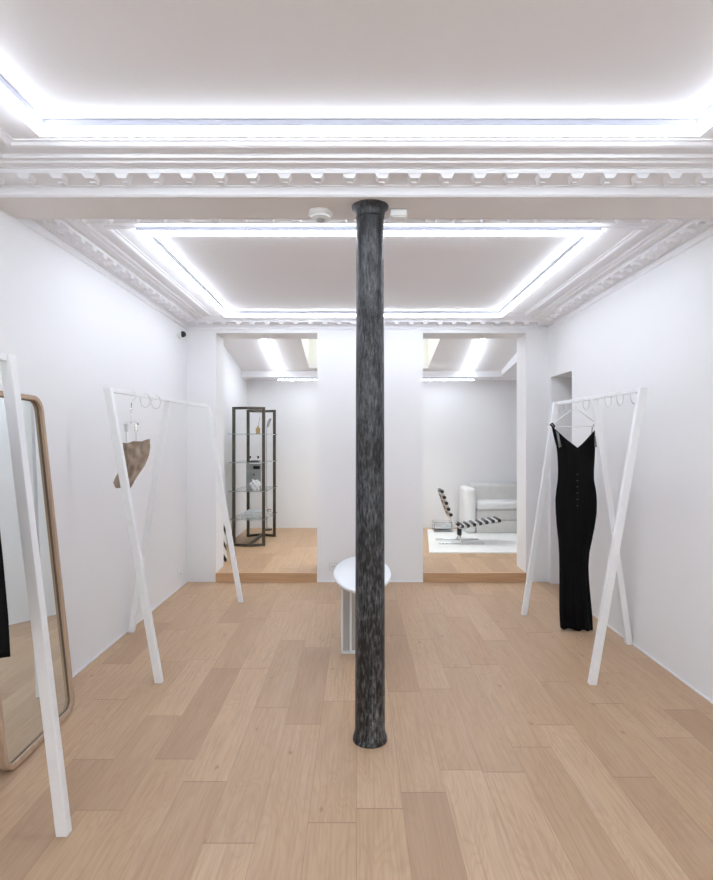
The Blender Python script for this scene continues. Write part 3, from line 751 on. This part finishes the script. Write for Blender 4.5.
# reed diffuser
df = thing('reed_diffuser', 'small amber bottle with a reed on the top glass shelf', 'bottle', (at(258, 0, 6.3).x, 6.3, SH[0]))
bm = bmesh.new(); rbox(bm, -0.022, 0.022, -0.022, 0.022, 0, 0.068, 0.005, 2); obj('bottle', bm, AMBER, df)
bm = bmesh.new(); lathe(bm, [(0.010, 0.066), (0.010, 0.088), (0.007, 0.09)], n=12); obj('neck', bm, AMBER, df)
bm = bmesh.new(); tube(bm, [(0, 0, 0.08), (0.022, 0, 0.19)], 0.003, 6); obj('reed', bm, OAK, df)
# tray with two candle cups on second shelf
tr = tag(obj('tray', (lambda b: (rbox(b, -0.06, 0.06, -0.05, 0.05, 0, 0.012, 0.003), b)[1])(bmesh.new()), DARK), 'small flat dark tray on the second glass shelf from top', 'tray')
tr.location = (at(254.3, 0, 6.35).x, 6.35, SH[1])
for px, lab in ((250, 'left of two tiny metal cups on the dark tray'), (258.2, 'right of two tiny metal cups on the dark tray')):
    c_ = thing('candle_cup', lab, 'candle holder', (at(px, 0, 6.35).x, 6.35, SH[1] + .012), 0, 'tiny metal cups on the tray')
    bm = bmesh.new(); lathe(bm, [(0.010, 0), (0.004, 0.008), (0.004, 0.02), (0.012, 0.03)], n=12); obj('stem', bm, CHROME, c_, auto=40)
    bm = bmesh.new(); lathe(bm, [(0.012, 0.03), (0.013, 0.045), (0.009, 0.05)], n=12); obj('cup', bm, DARK, c_, auto=40)
# grey cabinet box on third shelf
gb = thing('metal_box', 'grey metal box with a black slot and knob on the third glass shelf', 'box', (at(254.7, 0, 6.42).x, 6.42, SH[2]))
bm = bmesh.new(); rbox(bm, -0.085, 0.085, -0.07, 0.09, 0, 0.285, 0.006, 2); obj('case', bm, GREYP, gb)
bm = bmesh.new(); rbox(bm, -0.005, 0.072, -0.076, -0.066, 0.228, 0.262, 0.002); obj('slot', bm, BLACK_P, gb)
bm = bmesh.new(); rbox(bm, -0.078, 0.078, -0.074, -0.068, 0.125, 0.205, 0.002); dr = obj('drawer', bm, GREYP, gb)
bm = bmesh.new(); bmesh.ops.create_uvsphere(bm, u_segments=10, v_segments=8, radius=0.009, matrix=Matrix.Translation((0.004, -0.08, 0.165))); obj('knob', bm, BLACK_P, dr, smooth=True)
# crumpled white cloth in front of the box
bm = bmesh.new(); bmesh.ops.create_icosphere(bm, subdivisions=4, radius=1)
for v in bm.verts:
    n_ = v.co.normalized(); r_ = 1 + 0.16 * math.sin(n_.x * 7 + n_.z * 5) + 0.12 * math.sin(n_.y * 9 - n_.x * 6) + 0.08 * math.sin(n_.z * 15)
    v.co = Vector((n_.x * 0.055 * r_, n_.y * 0.035 * r_, max(0.0, 0.05 + n_.z * 0.055 * r_)))
o = tag(obj('crumpled_cloth', bm, CLOTHW, smooth=True), 'crumpled white cloth in front of the grey metal box', 'cloth'); o.location = (at(255, 0, 6.28).x, 6.28, SH[2])
# magazines on bottom shelf
zz = SH[3]
for k, (w_, d_, h_, r_, ox) in enumerate(((0.24, 0.30, 0.018, 0.05, 0), (0.23, 0.29, 0.014, -0.08, 0.01), (0.22, 0.28, 0.016, 0.1, -0.005), (0.19, 0.25, 0.014, -0.03, 0.015))):
    bm = bmesh.new(); rbox(bm, -w_ / 2, w_ / 2, -d_ / 2, d_ / 2, 0, h_, 0.002, 1)
    o = obj('magazine', bm, PAPER); o.location = (-1.175 + ox, 6.40, zz); o.rotation_euler.z = r_; zz += h_
    tag(o, ('pale magazine at the bottom of the stack on the lowest glass shelf', 'pale magazine second from bottom on the lowest glass shelf', 'pale magazine second from top on the lowest glass shelf', 'pale magazine on top of the stack on the lowest glass shelf')[k], 'magazine', 'magazines on the lowest glass shelf')
bm = bmesh.new(); lathe(bm, [(0.02, 0), (0.028, 0.02), (0.026, 0.05), (0.018, 0.06)], n=16)
o = tag(obj('glass_cup', bm, ACRYL, smooth=True), 'small clear cup at the right of the lowest glass shelf', 'cup'); o.location = (-1.02, 6.55, SH[3])

# floor lamp behind the shelf
fl = thing('floor_lamp', 'thin dark floor lamp behind the bronze shelf', 'floor lamp', (at(268, 0, 7.22).x, 7.22, HB))
bm = bmesh.new(); lathe(bm, [(0.055, 0), (0.055, 0.012), (0.05, 0.016)], n=24); obj('base', bm, DARK, fl, auto=40)
HP = CZ + 0.13 - HB
bm = bmesh.new(); tube(bm, [(-0.015, 0, 0.012), (-0.018, 0, 0.5), (-0.018, 0, HP), (-0.014, 0, HP + .05), (0.0, 0, HP + .085)], 0.006, 8); obj('pole', bm, GREY_ALU, fl, smooth=True)
bm = bmesh.new(); tube(bm, [(-0.006, 0, HP + .035), (0.0, 0, HP + .06), (0.012, -.002, HP + .10), (0.028, -.004, HP + .135), (0.038, -.004, HP + .145)], [0.010, 0.018, 0.020, 0.016, 0.010], 12); obj('lamp_head', bm, GREYP, fl, smooth=True)

# black and white striped low piece behind the left pier
sp_ = thing('striped_stool', 'low black and white striped stool peeking out behind left pier', 'stool', (-1.322, 5.36, HB))
m_, nt, b = nmat('zebra stripes'); tc = nt.nodes.new('ShaderNodeTexCoord'); wv = nt.nodes.new('ShaderNodeTexWave')
wv.wave_type = 'BANDS'; wv.bands_direction = 'DIAGONAL'; wv.inputs['Scale'].default_value = 4.6; wv.inputs['Distortion'].default_value = 2.0
nt.links.new(tc.outputs['Object'], wv.inputs['Vector']); nt.links.new(ramp(nt, wv.outputs['Fac'], [(0.64, (0.74, 0.73, 0.72)), (0.70, (0.01, 0.01, 0.01))]), b.inputs['Base Color']); b.inputs['Roughness'].default_value = 0.5
bm = bmesh.new(); lathe(bm, [(0.078, 0.0), (0.084, 0.02), (0.070, 0.16), (0.066, 0.24), (0.075, 0.36), (0.078, 0.385)], n=28); obj('body', bm, m_, sp_, smooth=True)
bm = bmesh.new(); lathe(bm, [(0.078, 0.3845), (0.080, 0.39), (0.080, 0.402), (0.074, 0.408)], n=28); obj('seat', bm, TABLE_W, sp_, auto=40)

# ---------------------------------------------------------------- rear right: rug, lounge chair, sofa, low table
bm = bmesh.new()
q = [(0.745, 5.73), (2.45, 5.73), (2.62, 7.22), (0.915, 7.22)]
a = [bm.verts.new((x, y, HB)) for x, y in q]; c_ = [bm.verts.new((x, y, HB + 0.012)) for x, y in q]
bm.faces.new(a); bm.faces.new(c_)
for i in range(4): bm.faces.new((a[i], a[(i + 1) % 4], c_[(i + 1) % 4], c_[i]))
bmesh.ops.bevel(bm, geom=[e for e in bm.edges if all(v.co.z > HB + .01 for v in e.verts)], offset=0.005, segments=2, affect='EDGES')
tag(obj('rug', bm, RUG), 'white rug under the lounge chair and sofa in right doorway', 'rug')
HR = HB + 0.012

ch = thing('lounge_chair', 'low lounge chair with black and grey rolls on chrome base', 'chair', (1.15, 6.27, HR))
co = Vector(ch.location)
path = [(.927, -.573), (.950, -.635), (.972, -.697), (.994, -.760), (1.017, -.82), (1.045, -.87), (1.080, -.915), (1.14, -.970), (1.20, -.968), (1.275, -.955), (1.34, -.943), (1.39, -.933), (1.45, -.922), (1.51, -.912), (1.575, -.905)]
path = [Vector((x - co.x, 0, CZ + z - co.z)) for x, z in path]
def resample(P, n):
    L = [0]
    for a, b_ in zip(P, P[1:]): L.append(L[-1] + (b_ - a).length)
    out = []
    for i in range(n):
        s = L[-1] * i / (n - 1)
        for k in range(len(P) - 1):
            if s <= L[k + 1] + 1e-9:
                out.append(P[k].lerp(P[k + 1], (s - L[k]) / (L[k + 1] - L[k]))); break
    return out
HWc = 0.13
rp = resample(path, 27)
cb, cg = bmesh.new(), bmesh.new()
for i, p in enumerate(rp):
    d = (rp[min(i + 1, 26)] - rp[max(i - 1, 0)]).normalized(); nn = Vector((-d.z, 0, d.x)); nn = nn if nn.z > 0 else -nn
    c0 = p + nn * 0.018
    if i in (9, 10): continue
    tgt, rr = (cb, 0.0190) if i % 2 == 0 else (cg, 0.013)
    tube(tgt, [c0 + Vector((0, -HWc, 0)), c0 + Vector((0, -HWc + .012, 0)), c0 + Vector((0, HWc - .012, 0)), c0 + Vector((0, HWc, 0))], [rr * .6, rr, rr, rr * .6], 12)
obj('black_rolls', cb, LEATHER, ch, smooth=True)['label'] = 'black leather upholstery rolls'
obj('grey_rolls', cg, SOFA, ch, smooth=True)['label'] = 'pale grey upholstery rolls'
for s in (-1, 1):
    bm = bmesh.new(); tube(bm, [p + Vector((0, s * (HWc - .03), -0.004)) for p in resample(path, 40)], 0.007, 8); obj('side_rail', bm, CHROME, ch, smooth=True)
def cl(px, py, d): return at(px, py, d) - co
zr = 0.013
for yy in (-0.13, 0.14):
    bm = bmesh.new(); tube(bm, [(-0.25, yy, zr), (-.24, yy, zr), (0.24, yy, zr), (0.25, yy, zr)], 0.008, 8); obj('base_runner', bm, CHROME, ch, smooth=True)
bm = bmesh.new(); tube(bm, [(0.0, -0.13, zr + .002), (0.0, -0.06, zr + .06), (0.005, 0, 0.10), (0.0, 0.07, zr + .06), (0.0, 0.14, zr + .002)], 0.009, 8)
obj('base_bridge', bm, CHROME, ch, smooth=True)
bm = bmesh.new(); rbox(bm, -0.022, 0.022, -0.035, 0.035, 0.085, 0.178, 0.006); obj('pedestal', bm, DARK, ch)

# sofa
sf = thing('sofa', 'pale grey and white low sofa against the rear wall in right doorway', 'sofa', (1.95, 7.1, HR))
def sl(x0, x1, y0, y1, z0, z1): return (x0 - 1.95, x1 - 1.95, y0 - 7.1, y1 - 7.1, z0 - HR, z1 - HR)
def part(name, mt, dims, r, seg=4):
    bm = bmesh.new(); rbox(bm, *sl(*dims), r, seg); return obj(name, bm, mt, sf, auto=60)
part('arm', SOFA_W, (1.335, 1.475, 6.87, 7.33, HR, HB + 0.57), 0.05)
part('arm', SOFA_W, (2.50, 2.64, 6.87, 7.33, HR, HB + 0.57), 0.05)
part('backrest', SOFA, (1.46, 2.52, 7.16, 7.36, HB + 0.10, HB + 0.605), 0.05)
part('seat_base', SOFA, (1.478, 2.498, 6.90, 7.2, HR + .0, HB + 0.165), 0.012)
part('seat_base', SOFA, (1.478, 2.498, 6.90, 7.2, HB + .17, HB + 0.30), 0.02)
part('seat_cushion', SOFA_W, (1.478, 2.498, 6.885, 7.2, HB + 0.30, HB + 0.40), 0.03)

# low acrylic table
at_ = thing('acrylic_table', 'low clear acrylic table with grey shelves behind the lounge chair', 'table', (1.08, 7.08, HR))
bm = bmesh.new(); rbox(bm, -0.115, 0.115, -0.11, 0.11, 0.115, 0.127, 0.002); obj('table_top', bm, ACRYL, at_)
bm = bmesh.new(); rbox(bm, -0.10, 0.10, -0.10, 0.10, 0.045, 0.085, 0.002); obj('shelf', bm, PAPER, at_)
bm = bmesh.new(); rbox(bm, -0.10, 0.10, -0.10, 0.10, 0.010, 0.022, 0.002); obj('lower_shelf', bm, GREYP, at_)
for sx in (-1, 1):
    bm = bmesh.new(); rbox(bm, min(sx * .112, sx * .104), max(sx * .112, sx * .104), -0.11, 0.11, 0.0, 0.116, 0.001); obj('side_panel', bm, ACRYL, at_)
